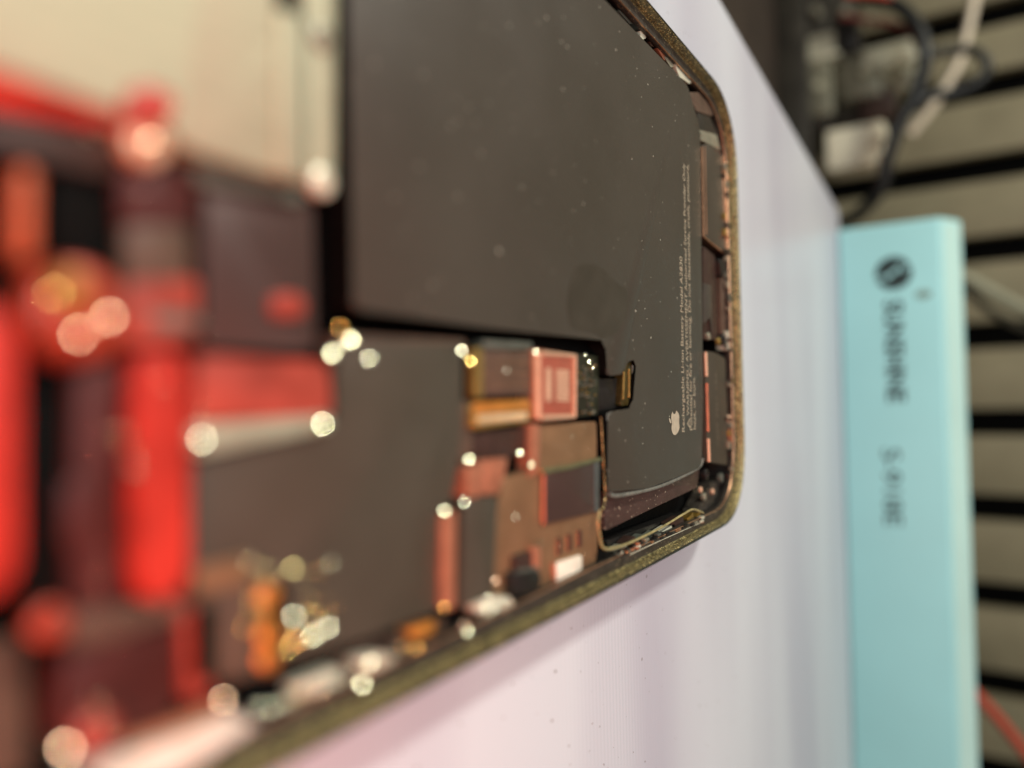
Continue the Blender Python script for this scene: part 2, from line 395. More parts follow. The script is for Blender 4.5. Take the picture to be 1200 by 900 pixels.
cable('thin_cable', [(1122, 334), (1138, 345), (1165, 368), (1200, 384), (1240, 396)], [410, 430, 470, 520, 560], 2.0, CABK, 'thin black cable just under the grey cable')
cable('red_cable', [(1118, 788), (1142, 812), (1168, 840), (1200, 880), (1235, 925)], [400, 410, 420, 430, 440], 2.6, CARD, 'bright red cable at the lower right of the teal housing')

# ================================================================== the opened phone
RIM = 7.8
low = P(700, 700.2, RIM).y; low2 = P(450, 842, RIM).y
upp = P(800, 46, RIM).y
farx = P(870.5, 400, RIM).x
yA = (low+low2)/2; yB = upp
print('BX', BX, 'phone y', low, low2, upp, 'far', farx, 'width', yB-yA)
LEN = 160.7
X1 = farx; X0 = farx-LEN
ph = empty('opened_phone', ((X0+X1)/2, (yA+yB)/2, 0))
tag(ph, 'opened smartphone without its screen, battery and circuit boards exposed, lying on the white surface', 'phone')
OFF = Matrix.Translation(-ph.location)
_link = link
def link(name, me, material, parent=None):
    o = _link(name, me, material, parent)
    if parent is ph: o.matrix_parent_inverse = OFF.copy()
    return o
def loop_pts(inset, R=15.5, seg=14, ex=2.35):
    r = max(R-inset, 0.5); out = []
    for cx, cy, a0 in ((X1-inset-r, yB-inset-r, 0), (X0+inset+r, yB-inset-r, 90), (X0+inset+r, yA+inset+r, 180), (X1-inset-r, yA+inset+r, 270)):
        for k in range(seg+1):
            a = math.radians(a0+90*k/seg); c, s = math.cos(a), math.sin(a)
            out.append((cx+r*math.copysign(abs(c)**(2/ex), c), cy+r*math.copysign(abs(s)**(2/ex), s)))
    return out
def ring(name, prof, material, parent=None, sub=None):
    b = bmesh.new(); rr = []
    for ins, z in prof: rr.append([b.verts.new((x*MM, y*MM, z*MM)) for x, y in loop_pts(ins)])
    n = len(rr[0])
    for i in range(len(rr)-1):
        for k in range(n): b.faces.new((rr[i][k], rr[i][(k+1) % n], rr[i+1][(k+1) % n], rr[i+1][k]))
    return link(name, finish(b, name), material, parent or ph)
ring('frame', [(0.9, 0.02), (0.25, 0.5), (0, 1.2), (0, 6.9), (0.12, 7.45), (0.35, 7.74), (0.6, 7.8), (0.72, 7.7), (0.72, 6.0)], FRAME)
ring('rim_seal', [(0.66, 7.72), (0.80, 7.80), (0.98, 7.6), (1.15, 6.5), (1.4, 6.35), (1.4, 6.1)], BEAD)
ring('inner_ledge', [(1.3, 6.38), (1.42, 6.42), (2.85, 6.30), (2.92, 6.15), (2.92, 5.6)], LEDGE)
ring('inner_wall', [(2.90, 5.7), (2.93, 1.2)], BLACKP)
ring('ledge_wire', [(2.78, 6.34), (2.84, 6.41), (2.90, 6.34), (2.9, 6.2)], COPTRIM)
b = bmesh.new(); f = b.faces.new([b.verts.new((x*MM, y*MM, 1.25*MM)) for x, y in loop_pts(1.5)])
link('floor_plate', finish(b, 'floor_plate'), BLACK, ph)

# ---- battery: L shape. top level 6.0
ZB = 6.0
bt = [P(402, 0, ZB), P(413, 366, ZB), P(705, 397, ZB), P(712, 440, ZB), P(737, 440, ZB)]
L0 = P(408, 0, ZB).x
ytop = yB-4.1
bx1 = P(822.5, 330, ZB).x
pts = []
yu = ytop
inner = [(L0, yu), (L0+0.5, P(415, 368, ZB).y), ]
poly = [Vector((L0, yu)), Vector((L0, P(411, 362, ZB).y)), P(560, 383, ZB).to_2d(), P(709, 399, ZB).to_2d(), P(712, 441, ZB).to_2d(),
        P(731, 438, ZB).to_2d(), P(735, 424, ZB).to_2d(), P(746, 421, ZB).to_2d(), P(741, 478, ZB).to_2d(), P(712, 483, ZB).to_2d(),
        P(712, 577, ZB).to_2d(), P(760, 572, ZB).to_2d(), P(822, 548, ZB).to_2d(), P(824, 470, ZB).to_2d(), P(820.5, 150, ZB).to_2d(), P(803, 98, ZB).to_2d()]
# straight long edge under the upper rim
pe = P(798, 92, ZB); pf = P(705, 4, ZB)
poly[-1] = P(806, 101, ZB).to_2d()
poly.append(pe.to_2d()); poly.append(Vector((L0+30, (pf.y+pe.y)/2+0.2)))
poly[0] = Vector((L0, (pf.y+pe.y)/2+0.3))
bat = link('battery', finish(prism_bm(rnd(poly, 1.0), ZB, 1.4, 0.45, 4), 'battery'), BATT, ph)
bat.data.materials.append(BLACK)
for p in bat.data.polygons:
    if abs(p.normal.z) < 0.5: p.material_index = 1
def sub(o, parent):
    o.parent = parent; o.matrix_parent_inverse = parent.matrix_parent_inverse.inverted() @ OFF if False else Matrix.Identity(4); return o
_slab = slab
def bslab(name, px, zt, th, material, r=0.2, bev=0.06, parent=None, label=None):
    return _slab(name, px, zt, th, material, parent or ph, r, bev, label)
# children of parts share the part's coordinates, so plain parenting keeps them in place
# printing on the battery
def bat_text(body, x0, y0, x1, y1, h, bold=0.0):
    a = P(x0, y0, ZB); c = P(x1, y1, ZB); d = (c-a); L_ = d.length; d.normalize()
    me = fit(text_me(body, 2, bold, 1.0, 0.004), L_, h)
    o = link('lettering', me, INK); up_ = Vector((-d.y, d.x, 0))
    o.matrix_basis = Matrix(((d.x*1, up_.x, 0, a.x*MM), (d.y, up_.y, 0, a.y*MM), (0, 0, 1, (ZB+0.012)*MM), (0, 0, 0, 1)))
    o.parent = bat; return o
bat_text('Rechargeable Li-ion Battery Model A2830', 803.5, 506, 800.5, 302, 1.75, 0.012)
bat_text('WARNING / AVERTISSEMENT Authorized Service Provider Only', 808.5, 487, 803.5, 193, 1.55, 0.012)
bat_text('Potential for fire or burning. Do not disassemble, crush, puncture,', 812.5, 504, 808, 194, 1.75, 0.012)
bat_text('heat, or burn.', 816, 503, 815, 441, 1.6, 0.012)
# little warning triangle
b = bmesh.new()
a = P(808.5, 502, ZB); c = P(808.3, 490, ZB); u = (c-a); h = 1.45
tri = [(0, 0), (1, 0), (0.5, 1)]; tin = [(0.22, 0.14), (0.78, 0.14), (0.5, 0.7)]
def tp(t): return b.verts.new(((a.x-t[1]*h+u.x*t[0])*MM, (a.y+u.y*t[0])*MM, (ZB+0.012)*MM))
o3 = [tp(t) for t in tri]; i3 = [tp(t) for t in tin]
for k in range(3): b.faces.new((o3[k], o3[(k+1) % 3], i3[(k+1) % 3], i3[k]))
_link('warning_triangle', finish(b, 'warning_triangle', False), INK, bat)
# fruit-shaped emblem
body = [(.52,.735),(.60,.765),(.72,.785),(.84,.76),(.93,.69),(.965,.655),(.88,.58),(.845,.49),(.87,.39),(.93,.32),(.99,.285),(.95,.19),(.88,.09),(.80,.02),(.72,0),(.63,.02),(.53,.045),(.43,.02),(.34,0),(.26,.02),(.17,.10),(.09,.22),(.03,.36),(.02,.50),(.06,.63),(.15,.73),(.27,.785),(.37,.775),(.46,.74)]
leaf = [(.50,.80),(.51,.88),(.57,.95),(.66,.99),(.71,1.0),(.70,.91),(.63,.83),(.55,.80)]
g0 = P(796.5, 509.5, ZB); g1 = P(796, 480.5, ZB); w = g1.y-g0.y; hh = w*1.2
b = bmesh.new()
for pl in (body, leaf):
    b.faces.new([b.verts.new(((g0.x-t[1]*hh)*MM, (g0.y+t[0]*w)*MM, (ZB+0.015)*MM)) for t in pl])
bmesh.ops.triangulate(b, faces=list(b.faces))
_link('emblem', finish(b, 'emblem', False), mat('emblem_ink', (0.47, 0.41, 0.30), 0.5), bat)
# folded ends of the pouch
bslab('battery_fold', [(706, 560), (822, 530), (817, 571), (709, 622)], 4.6, 2.5, mat('fold_brown', (0.062, 0.036, 0.030), 0.4, 0, 0.2, 300, 0.3, 3000, 0.5, (0.5, 0.42, 0.3), 0.29, 2500), 0.4, 0.1)
bslab('battery_fold', [(674, 312), (692, 308), (712, 318), (722, 332), (737, 340), (734, 372), (722, 392), (709, 397), (690, 388), (668, 386), (664, 350)], ZB+0.02, 0.05, mat('stain', (0.045, 0.039, 0.029), 0.30, 0, 0.15, 300), 1.6, 0)
# battery connector tab in its notch
bslab('connector_tab', [(700, 444), (738, 443), (737, 476), (700, 482)], 4.6, 0.5, BLACKP, 0.2, 0.1)
tab = bslab('battery_plug', [(731, 426), (745, 423), (741, 474), (727, 476)], 5.4, 1.2, mat('tab_olive', (0.06, 0.045, 0.012), 0.35, 0.3, 0.4, 900), 0.5, 0.15)
for (x, y, x2, y2, mm_) in ((731, 436, 732, 468, GOLDD), (737, 432, 739, 466, GOLDD), (741, 428, 743, 462, GREYG)):
    _link('contact', tube_me('contact', [P(x, y, 5.5), P(x2-2, y2, 5.5)], 0.16, 8, 1, 1), mm_, tab)

# ---- far end: speaker module, brackets and screws between the battery and the rim
def wirepx(name, px, z, rad, material, parent=None, k=6):
    me = tube_me(name, [P(x, y, z) for x, y in px], rad, 8, 1, k)
    return _link(name, me, material, parent) if parent is not None and parent is not ph else link(name, me, material, ph)
s1 = bslab('speaker', [(823, 170), (836, 166), (847, 183), (852, 296), (845, 293), (825, 278)], 5.9, 3.5, GRAPH, 0.6, 0.15)
wirepx('speaker_trim', [(822.5, 172), (823.5, 225), (824.5, 277)], 6.0, 0.14, COPTRIM, s1, 1)
wirepx('speaker_trim', [(824.5, 277), (836, 287), (849, 297)], 6.0, 0.14, COPTRIM, s1, 1)
wirepx('speaker_trim', [(826, 172), (827, 225), (828, 275)], 6.0, 0.09, COPTRIM, s1, 1)
wirepx('speaker_trim', [(846.5, 184), (849, 240), (851.5, 296)], 6.0, 0.22, COPTRIM, s1, 1)
s2 = bslab('vibration_motor', [(825.5, 411), (838, 413), (850, 420), (853, 500), (852, 545), (829, 541)], 5.9, 3.6, GRAPH, 0.4, 0.15)
wirepx('motor_edge', [(826.5, 413), (827.5, 441)], 6.0, 0.33, SALMONP, s2, 1)
wirepx('motor_edge', [(827.8, 449), (829.3, 506)], 6.0, 0.33, SALMON, s2, 1)
wirepx('motor_edge', [(829.5, 514), (830.5, 541)], 6.0, 0.33, SALMONP, s2, 1)
me = text_me('2830 7261 18A', 1, 0, 1.2, 0.004); a = P(842, 522, 5.9); c = P(839.5, 436, 5.9)
o = _link('marking', fit(me, (c-a).length, 0.9), mat('faint_ink', (0.16, 0.13, 0.09), 0.6), s2); d = (c-a).normalized()
o.matrix_basis = Matrix(((d.x, -d.y, 0, a.x*MM), (d.y, d.x, 0, a.y*MM), (0, 0, 1, 5.912*MM), (0, 0, 0, 1)))
bslab('bracket', [(824, 288), (838, 300), (841, 398), (824, 398)], 5.2, 3.0, DBROWN, 0.4, 0.12)
bslab('bracket', [(824, 332), (834, 334), (835, 395), (832, 372), (824, 380)], 5.7, 2, BATT2, 0.3, 0.12)
bslab('bracket', [(844, 324), (855, 326), (857, 394), (845, 394)], 5.5, 3.0, BROWN, 0.4, 0.12)
bslab('black_clip', [(843, 304), (855, 304), (855, 324), (845, 324)], 5.9, 3.0, BLACKP, 0.3, 0.2)
bslab('end_block', [(817, 130), (828, 128), (838, 150), (842, 158), (828, 172), (819, 160)], 5.7, 3.0, UNIT, 0.4, 0.2)
bslab('spring_plate', [(819, 152), (830, 155), (840, 158), (844, 176), (833, 170), (821, 164)], 6.0, 1.0, DULL, 0.3, 0.15)
bslab('flex_strip', [(806, 108), (818, 108), (838, 130), (834, 136), (816, 130)], 5.9, 1.0, BROWN, 0.4, 0.15)
# rim side clips on the far end
for (x, y, h, m_) in ((852, 208, 10, COPTRIM), (856, 268, 12, COPTRIM), (858, 445, 20, GOLDD), (856, 492, 6, SALMONP), (858, 512, 10, SALMON), (862, 470, 14, GOLDD), (855, 400, 12, PALE)):
    bslab('side_clip', [(x-3, y-h), (x+2.5, y-h+2), (x+3.5, y+h), (x-2, y+h-2)], 6.0, 2.2, m_, 0.3, 0.2)
screw_me = lathe_me('screw', [(0, 0.05), (0.28, 0.02), (0.34, 0.18), (0.72, 0.12), (0.85, 0.0), (0.86, -0.6), (0, -0.6)], 24)
def screw(px, py, z, s=1.0, material=DULL):
    me = screw_me.copy(); me.materials.append(material) if not me.materials else None
    me.materials[0] = material
    o = link('screw', me, material, ph); p = P(px, py, z); o.location = p*MM; o.scale = (s, s, s)
    return o
for (x, y, z, s, m_) in ((848, 398, 5.9, 1.3, BLACKP), (831, 394, 5.6, .8, DULL), (843, 400, 5.6, .8, GOLDD), (828, 556, 5.0, 1.2, BLACKP), (846, 560, 5.2, 1.0, GREYG), (849, 590, 5.0, .7, PALE), (826, 582, 4.8, .8, DULL), (836, 576, 4.8, .6, SALMONP), (822, 574, 4.8, .6, SALMONP)):
    screw(x, y, z, s, m_)
bslab('corner_bracket', [(816, 600), (834, 566), (856, 556), (857, 580), (838, 606), (826, 612)], 4.4, 2.5, LEDGE, 0.8, 0.3)

# ---- lower edge beside the battery: loop gasket, springs, side buttons
wirepx('gasket_loop', [(704, 489), (706, 520), (708, 560), (709, 585), (706, 597)], 5.9, 0.12, BEAD)
wirepx('gasket_loop', [(703, 598), (701, 612), (703, 630), (706, 641), (715, 643), (738, 636), (775, 618), (800, 603), (812, 597), (824, 601)], 6.2, 0.17, mat('gasket_gold', (0.50, 0.43, 0.20), 0.4, 0.4, 0.3, 900), None, 8)
bslab('slot_block', [(710, 634), (800, 602), (800, 612), (714, 646)], 3.6, 2, BLACKP, 0.3, 0.1)
for (x0, y0, x1, y1, m_) in ((735, 637, 744, 630, DBROWN), (745, 634, 757, 628, GREYG), (759, 631, 772, 624, GREYG), (774, 624, 790, 616, PALE), (786, 613, 800, 607, DBROWN), (805, 608, 812, 603, GOLD), (813, 608, 820, 602, GOLD), (797, 618, 808, 613, SALMONP), (722, 646, 734, 640, DULL)):
    bslab('spring_contact', [(x0, y0), (x1, y1-2), (x1+2, y1+5), (x0+2, y0+6)], 5.4, 1.6, m_, 0.12, 0.1)
wirepx('ledge_line', [(738, 650), (775, 633), (820, 613)], 6.4, 0.06, PALE, None, 1)

# ---- logic board
bd = bslab('logic_board', [(392, 390), (704, 396), (701, 660), (640, 694), (540, 745), (400, 800), (240, 830), (232, 520), (392, 505)], 3.6, 1.6, BLACK, 0.6, 0.2)
def on(name, px, zt, th, material, r=0.2, bev=0.08, label=None, parent=None):
    pts = [P(x, y, zt).to_2d() for x, y in px]
    if r > 0: pts = rnd(pts, r)
    o = _link(name, finish(prism_bm(pts, zt, zt-th, bev), name), material, parent or bd)
    return o
# big dark shield pad
on('shield', [(396, 398), (542, 403), (541, 528), (534, 560), (524, 605), (514, 716), (424, 750), (300, 790), (225, 800), (226, 540), (392, 502)], 5.6, 1.9, GRAPH, 0.5, 0.2)
on('shield_border', [(392, 393), (545, 398), (545, 410), (393, 406)], 5.5, 1.8, BROWN, 0.2, 0.1)
# top row: flat flex, gold board connector, red-lit shield, component area
on('flex_cable', [(560, 410), (624, 412), (624, 462), (562, 464)], 5.5, 1.0, BROWN, 0.2, 0.08)
for i, yy in enumerate((424, 436, 448)):
    on('flex_trace', [(566, yy), (622, yy+1), (622, yy+2.4), (566, yy+1.6)], 5.53, 0.1, COPPER, 0, 0)
on('flex_end', [(556, 408), (566, 408), (566, 466), (556, 466)], 5.56, 1.0, GOLDD, 0.2, 0.1)
on('flex_root', [(566, 399), (624, 401), (624, 409), (566, 408)], 5.2, 1.2, GREYG, 0.2, 0.1)
gc = on('board_connector', [(552, 474), (622, 470), (622, 494), (553, 503)], 5.6, 1.5, GOLDD, 0.4, 0.2)
on('contact_row', [(556, 488), (618, 483), (618, 492), (557, 500)], 5.7, 0.2, GOLD, 0, 0.03, None, gc)
for i in range(24):
    x = 560+i*2.45; y = 487.2-i*0.19
    on('contact', [(x, y), (x+1.1, y-.1), (x+1.1, y+8.6), (x, y+8.7)], 5.78, 0.12, PALE, 0, 0, None, gc)
on('connector_cover', [(556, 472), (620, 468), (620, 480), (557, 485)], 5.75, 0.3, AMBER, 0.2, 0.08, None, gc)
cs = on('red_lit_shield', [(625, 409), (674, 415), (673, 488), (626, 492)], 5.8, 2.0, SALMON, 0.5, 0.15)
for px in ([(635, 417), (671, 420), (670, 484), (636, 486)],):
    on('shield_window', px, 5.84, 0.2, mat('dark_copper', (0.42, 0.12, 0.075), 0.4, 0.3, 0.15, 400), 0.2, 0.02, None, cs)
on('shield_mark', [(640, 431), (646, 431), (646, 470), (640, 470)], 5.88, 0.1, SALMONP, 0.1, 0, None, cs)
for i in range(9):
    on('shield_mark', [(652, 433+i*4.2), (667, 434+i*4.2), (667, 437+i*4.2), (652, 436+i*4.2)], 5.88, 0.1, SALMONP, 0.05, 0, None, cs)
wirepx('shield_rim', [(633, 414), (673, 417), (672.5, 488), (634, 490)], 5.85, 0.28, SALMONP, cs, 1)
wirepx('shield_rim', [(629, 412), (630, 490)], 5.8, 0.35, SALMONP, cs, 1)
# dark board with tiny components
mp = on('component_board', [(675, 414), (702, 418), (701, 486), (674, 489)], 4.9, 1.2, mat('board_green', (0.02, 0.022, 0.012), 0.35, 0, 0.3, 800), 0.3, 0.1)
for i in range(60):
    x = random.uniform(677, 698); y = random.uniform(420, 484); w = random.uniform(.8, 2.2); h = random.uniform(.8, 2.4)
    on('component', [(x, y), (x+w, y), (x+w, y+h), (x, y+h)], 5.0+random.random()*.35, 0.4, random.choice([GOLDD, GREYG, DULL, GOLD, BLACKP, DULL]), 0.03, 0.03, None, mp)
# copper taped area right
on('copper_tape', [(626, 499), (699, 494), (700, 640), (698, 660), (640, 690), (572, 706), (574, 640), (590, 560), (626, 552)], 5.3, 1.6, COPPER, 0.4, 0.15)
on('red_lit_edge', [(622, 497), (633, 497), (632, 552), (620, 560)], 5.45, 1.6, SALMON, 0.2, 0.2)
ch = on('chip', [(637, 553), (703, 540), (702, 599), (637, 615)], 5.7, 1.4, mat('chip_brown', (0.062, 0.036, 0.030), 0.35, 0.1, 0.1, 300), 0.25, 0.15)
wirepx('chip_edge', [(634, 553), (665, 548), (703, 538)], 5.75, 0.28, mat('solder_green', (0.35, 0.36, 0.20), 0.3, 0.8, 0.2, 600), ch, 1)
on('chip_side', [(696, 541), (703, 540), (702, 599), (696, 600)], 5.74, 0.5, mat('chip_blue', (0.10, 0.115, 0.11), 0.3, 0.3), 0.2, 0.05, None, ch)
wirepx('chip_edge', [(636.5, 555), (636.5, 614)], 5.6, 0.2, SALMON, ch, 1)
# three slots with copper pins
for x, y in ((655, 641), (667, 637), (679, 632)):
    on('slot', [(x-3, y-11), (x+3, y-12), (x+3.4, y+9), (x-3, y+10)], 5.34, 0.3, mat('slot_red', (0.10, 0.035, 0.025), 0.4, 0.3), 0.5, 0.02)
    wirepx('pin', [(x-2.8, y-9), (x-2.8, y+9)], 5.4, 0.10, COPPER, bd, 1)
# cream pad, black block, orange block
on('cream_pad', [(652, 660), (682, 650), (682, 669), (653, 686)], 5.6, 0.8, WHITEP, 0.4, 0.12)
on('cream_pad_base', [(648, 660), (653, 659), (653, 686), (649, 686)], 5.5, 0.8, SALMON, 0.1, 0.05)
on('copper_block', [(604, 652), (628, 645), (628, 668), (604, 672)], 5.9, 1.5, DBROWN, 0.2, 0.12)
on('red_lit_edge', [(624, 642), (634, 640), (634, 668), (625, 670)], 6.0, 1.5, SALMON, 0.2, 0.12)
on('black_block', [(599, 672), (633, 668), (634, 690), (600, 700)], 6.2, 2.5, BLACKP, 0.5, 0.2)
on('block_edge', [(606, 668), (631, 664), (631, 669), (607, 673)], 6.1, 0.4, GREYG, 0.2, 0.1)
# inner column between the big pad and the copper area
on('metal_column', [(519, 604), (535, 598), (533, 714), (518, 714)], 6.0, 2.2, SALMON, 0.3, 0.3)
on('dark_column', [(543, 582), (583, 582), (578, 700), (540, 712)], 5.8, 1.8, GRAPH, 0.3, 0.15)
on('metal_column', [(546, 548), (564, 545), (562, 582), (546, 584)], 6.0, 2.2, SALMON, 0.3, 0.35)
on('copper_block', [(562, 540), (596, 536), (590, 560), (584, 578), (562, 580)], 5.7, 1.7, SALMON, 0.4, 0.2)
on('brown_plate', [(545, 508), (622, 500), (620, 534), (545, 540)], 4.9, 1.2, DBROWN, 0.3, 0.1)
on('brown_plate', [(540, 470), (553, 470), (553, 545), (540, 545)], 5.0, 1.3, BROWN, 0.3, 0.1)
# small mirror caps, added to carry the out-of-focus highlights
def cap_me(R=2.6, a=0.42):
    pr = [(0, R)]
    for k in range(1, 7):
        t = math.asin(a/R)*k/6; pr.append((R*math.sin(t), R*math.cos(t)))
    pr = [(r_, z_-R) for r_, z_ in pr] + [(a*1.05, pr[-1][1]-R-0.06), (a*1.05, pr[-1][1]-R-0.5), (0, pr[-1][1]-R-0.5)]
    return lathe_me('glint_cap', pr, 20)
glint_me = cap_me()
def add_glint(px, py, z, s=1.0, material=BRIGHT, name='glint_cap', flat=1.0):
    # added mirror cap, tilted to throw the bench lamp into the lens
    me = glint_me.copy(); me.materials.clear(); me.materials.append(GLINT.get(material.name, material))
    p = P(px, py, z); s *= 0.78
    h = (Vector(LAMP)-p).normalized()+(Vector((0, 0, CAM_Z))-p).normalized()
    o = link(name, me, None, ph); o.location = p*MM; o.scale = (s, s, s)
    o.rotation_euler = (h.normalized()+Vector((random.uniform(-.05, .05), random.uniform(-.05, .05), 0))).to_track_quat('Z', 'Y').to_euler()
    return o
GLINT = {'pale_metal': mat('pale_glint', (0.75, 0.74, 0.56), 0.13, 1.0, 0.03), 'gold_contact': mat('gold_glint', (0.95, 0.66, 0.22), 0.11, 1.0, 0.03),
         'amber_contact': mat('amber_glint', (0.85, 0.42, 0.12), 0.14, 1.0, 0.03), 'red_lit_shield': mat('red_lit_glint', (0.80, 0.22, 0.12), 0.14, 1.0, 0.03),
         'pale_copper': mat('pale_copper_glint', (0.85, 0.55, 0.38), 0.13, 1.0, 0.03), 'dull_metal': mat('dull_glint', (0.5, 0.5, 0.4), 0.2, 1.0, 0.03),
         'dull_gold': mat('dull_gold_glint', (0.6, 0.5, 0.22), 0.17, 1.0, 0.03), 'grey_green': mat('grey_glint', (0.4, 0.45, 0.38), 0.22, 1.0, 0.03)}
for (x, y, z, s, m_) in (
    (549, 538, 6.1, .75, BRIGHT), (521, 598, 6.1, .8, BRIGHT), (544, 589, 6.1, .65, PALE), (520, 712, 6.0, .7, AMBER), (575, 660, 5.6, .5, PALE), (581, 680, 5.6, .5, SALMONP),
    (540, 410, 5.6, .8, BRIGHT), (551, 423, 5.6, .9, GOLD), (536, 430, 5.4, .6, AMBER), (628, 412, 5.9, .55, BRIGHT), (609, 531, 5.6, .65, BRIGHT), (623, 545, 5.5, .5, BRIGHT), (604, 606, 5.3, .5, DULL),
    (593, 434, 5.5, .4, DULL), (690, 424, 5.2, .5, BRIGHT), (695, 431, 5.0, .4, BRIGHT), (686, 416, 5.1, .35, PALE), (629, 488, 5.8, .5, SALMONP),
    (389, 415, 5.8, 1.0, BRIGHT), (412, 398, 5.8, 1.1, BRIGHT), (432, 420, 5.6, 1.0, PALE), (400, 385, 5.8, .6, AMBER), (428, 445, 5.0, .8, GREYG),
    (378, 496, 6.7, 1.0, BRIGHT), (236, 515, 6.7, .9, PALE),
    (343, 665, 5.6, .8, GOLDD), (290, 660, 5.6, .9, PALE), (345, 722, 5.8, .8, PALE), (366, 746, 5.8, .8, BRIGHT), (345, 752, 5.8, .8, AMBER), (384, 735, 5.8, .8, PALE), (378, 700, 5.4, .8, GOLDD), (355, 705, 5.4, .7, GOLD),
    (425, 801, 6.7, .9, BRIGHT), (434, 776, 6.6, .7, PALE), (548, 741, 6.6, .6, BRIGHT), (575, 716, 6.0, .6, BRIGHT), (572, 700, 6.0, .5, PALE),
    (263, 820, 6.0, .8, SALMONP), (75, 876, 6.4, 1.0, SALMONP), (175, 166, 7.2, .7, SALMONP), (126, 372, 7.0, .9, SALMONP), (92, 392, 7.0, .8, SALMONP), (62, 345, 6.9, 0.7, GOLD)):
    add_glint(x, y, z, s, m_)
# tiny added glint caps on the right-hand tape
for i in range(26):
    x = random.uniform(632, 697); y = random.uniform(500, 535) if i < 14 else random.uniform(610, 650)
    add_glint(x, y, 5.3, random.uniform(.08, .2), random.choice([PALE, SALMONP, DULL]))

# ---- metal parts along the lower rim
bslab('side_bracket', [(556, 709), (574, 701), (596, 699), (603, 708), (580, 717), (558, 719)], 6.3, 1.2, PALE, 0.3, 0.15)
bslab('side_bracket', [(452, 778), (540, 738), (552, 748), (476, 790)], 6.1, 1.2, DULL, 0.4, 0.2)
bslab('side_bracket', [(422, 777), (440, 766), (466, 768), (458, 778), (432, 790)], 6.3, 1.5, PALE, 0.4, 0.2)
bslab('side_rail', [(330, 832), (420, 792), (432, 806), (330, 868), (300, 878)], 6.0, 1.2, STEEL, 0.5, 0.2)
bslab('side_rail', [(100, 912), (282, 840), (300, 850), (220, 900), (160, 926)], 6.7, 1.8, mat('tinned_braid', (0.95, 0.92, 0.74), 0.4, 0.1, 0.2, 900, 0.5, 2500), 0.4, 0.25)
bslab('side_rail', [(296, 866), (330, 850), (352, 858), (300, 900), (262, 905)], 6.3, 1.2, STEEL, 0.5, 0.3)
bslab('side_bracket', [(344, 806), (396, 782), (404, 792), (350, 818)], 5.8, 1.2, PALE, 0.6, 0.3)
bslab('side_flex', [(390, 776), (520, 724), (524, 732), (400, 790)], 4.8, 1, BROWN, 0.3, 0.2)
bslab('side_block', [(480, 738), (510, 726), (512, 738), (484, 752)], 5.4, 1.4, AMBER, 0.4, 0.2)
bslab('side_block', [(420, 760), (460, 744), (462, 756), (424, 772)], 5.2, 1.2, DBROWN, 0.4, 0.2)

# added glint caps strung along the lower rail and the connectors
for i in range(34):
    t = random.random(); x = 300+t*300; y = 838-t*128+random.uniform(-14, 5)
    add_glint(x, y, 6.6, random.uniform(.15, .45), random.choice([PALE, GREYG, SALMONP, DULL, AMBER, GOLDD]))
for i in range(22):
    add_glint(random.uniform(285, 395), random.uniform(655, 765), 5.9, random.uniform(.15, .42), random.choice([AMBER, GOLDD, PALE, GOLD]))
for i in range(26):
    x = random.uniform(100, 240); add_glint(x, random.uniform(100, 880), 6.9, random.uniform(.08, .22), random.choice([SALMONP, SALMON, PALE]))
# clutter under the upper rim
bslab('spring_contact', [(750, 36), (757, 35), (757, 45), (751, 47)], 5.6, 1.5, PALE, 0.15, 0.1)
bslab('spring_contact', [(759, 44), (768, 48), (772, 56), (763, 54)], 5.4, 1.5, BROWN, 0.15, 0.1)
bslab('spring_contact', [(770, 56), (777, 62), (786, 72), (778, 70)], 5.7, 1.5, SALMON, 0.15, 0.1)
bslab('spring_contact', [(778, 66), (786, 69), (792, 78), (786, 79)], 5.8, 0.8, DULL, 0.15, 0.1)
bslab('spring_contact', [(790, 72), (795, 75), (812, 95), (808, 98), (796, 90)], 6.0, 1.0, PALE, 0.2, 0.15)
bslab('spring_contact', [(724, 12), (732, 12), (744, 28), (738, 28)], 5.4, 1.0, GREYG, 0.2, 0.15)
# small fittings between the battery end and the far rim
for i in range(44):
    y = random.uniform(185, 590); x = 850+(y-185)*0.014+random.uniform(-2, 4); w = random.uniform(1.0, 2.6); h = random.uniform(2, 9)
    bslab('rim_fitting', [(x, y), (x+w, y+1), (x+w+.4, y+h), (x+.3, y+h)], random.uniform(6.35, 6.6), 0.5, random.choice([GOLDD, BROWN, GREYG, COPTRIM, BLACKP, DULL, DBROWN]), 0.1, 0.06)
for i in range(34):
    t = random.random(); x = 724+t*98; y = 650-t*40+random.uniform(-5, 1); w = random.uniform(1.5, 5)
    bslab('rail_fitting', [(x, y), (x+w, y-w*.45), (x+w+.6, y-w*.45+2.6), (x+.6, y+2.6)], random.uniform(6.35, 6.6), 0.6, random.choice([DULL, PALE, GREYG, COPTRIM, BLACKP, BLACKP, SALMON]), 0.05, 0.05)
# creased edge of the battery wrap, its highlight put into the paler colour
wirepx('lit_wrap_crease', [(713, 579), (722, 581), (745, 577), (772, 570), (800, 558), (819, 547), (823, 538)], 5.72, 0.30, mat('wrap_highlight', (0.17, 0.165, 0.14), 0.25, 0, 0.3, 600, 0.4, 2500), bat, 8)

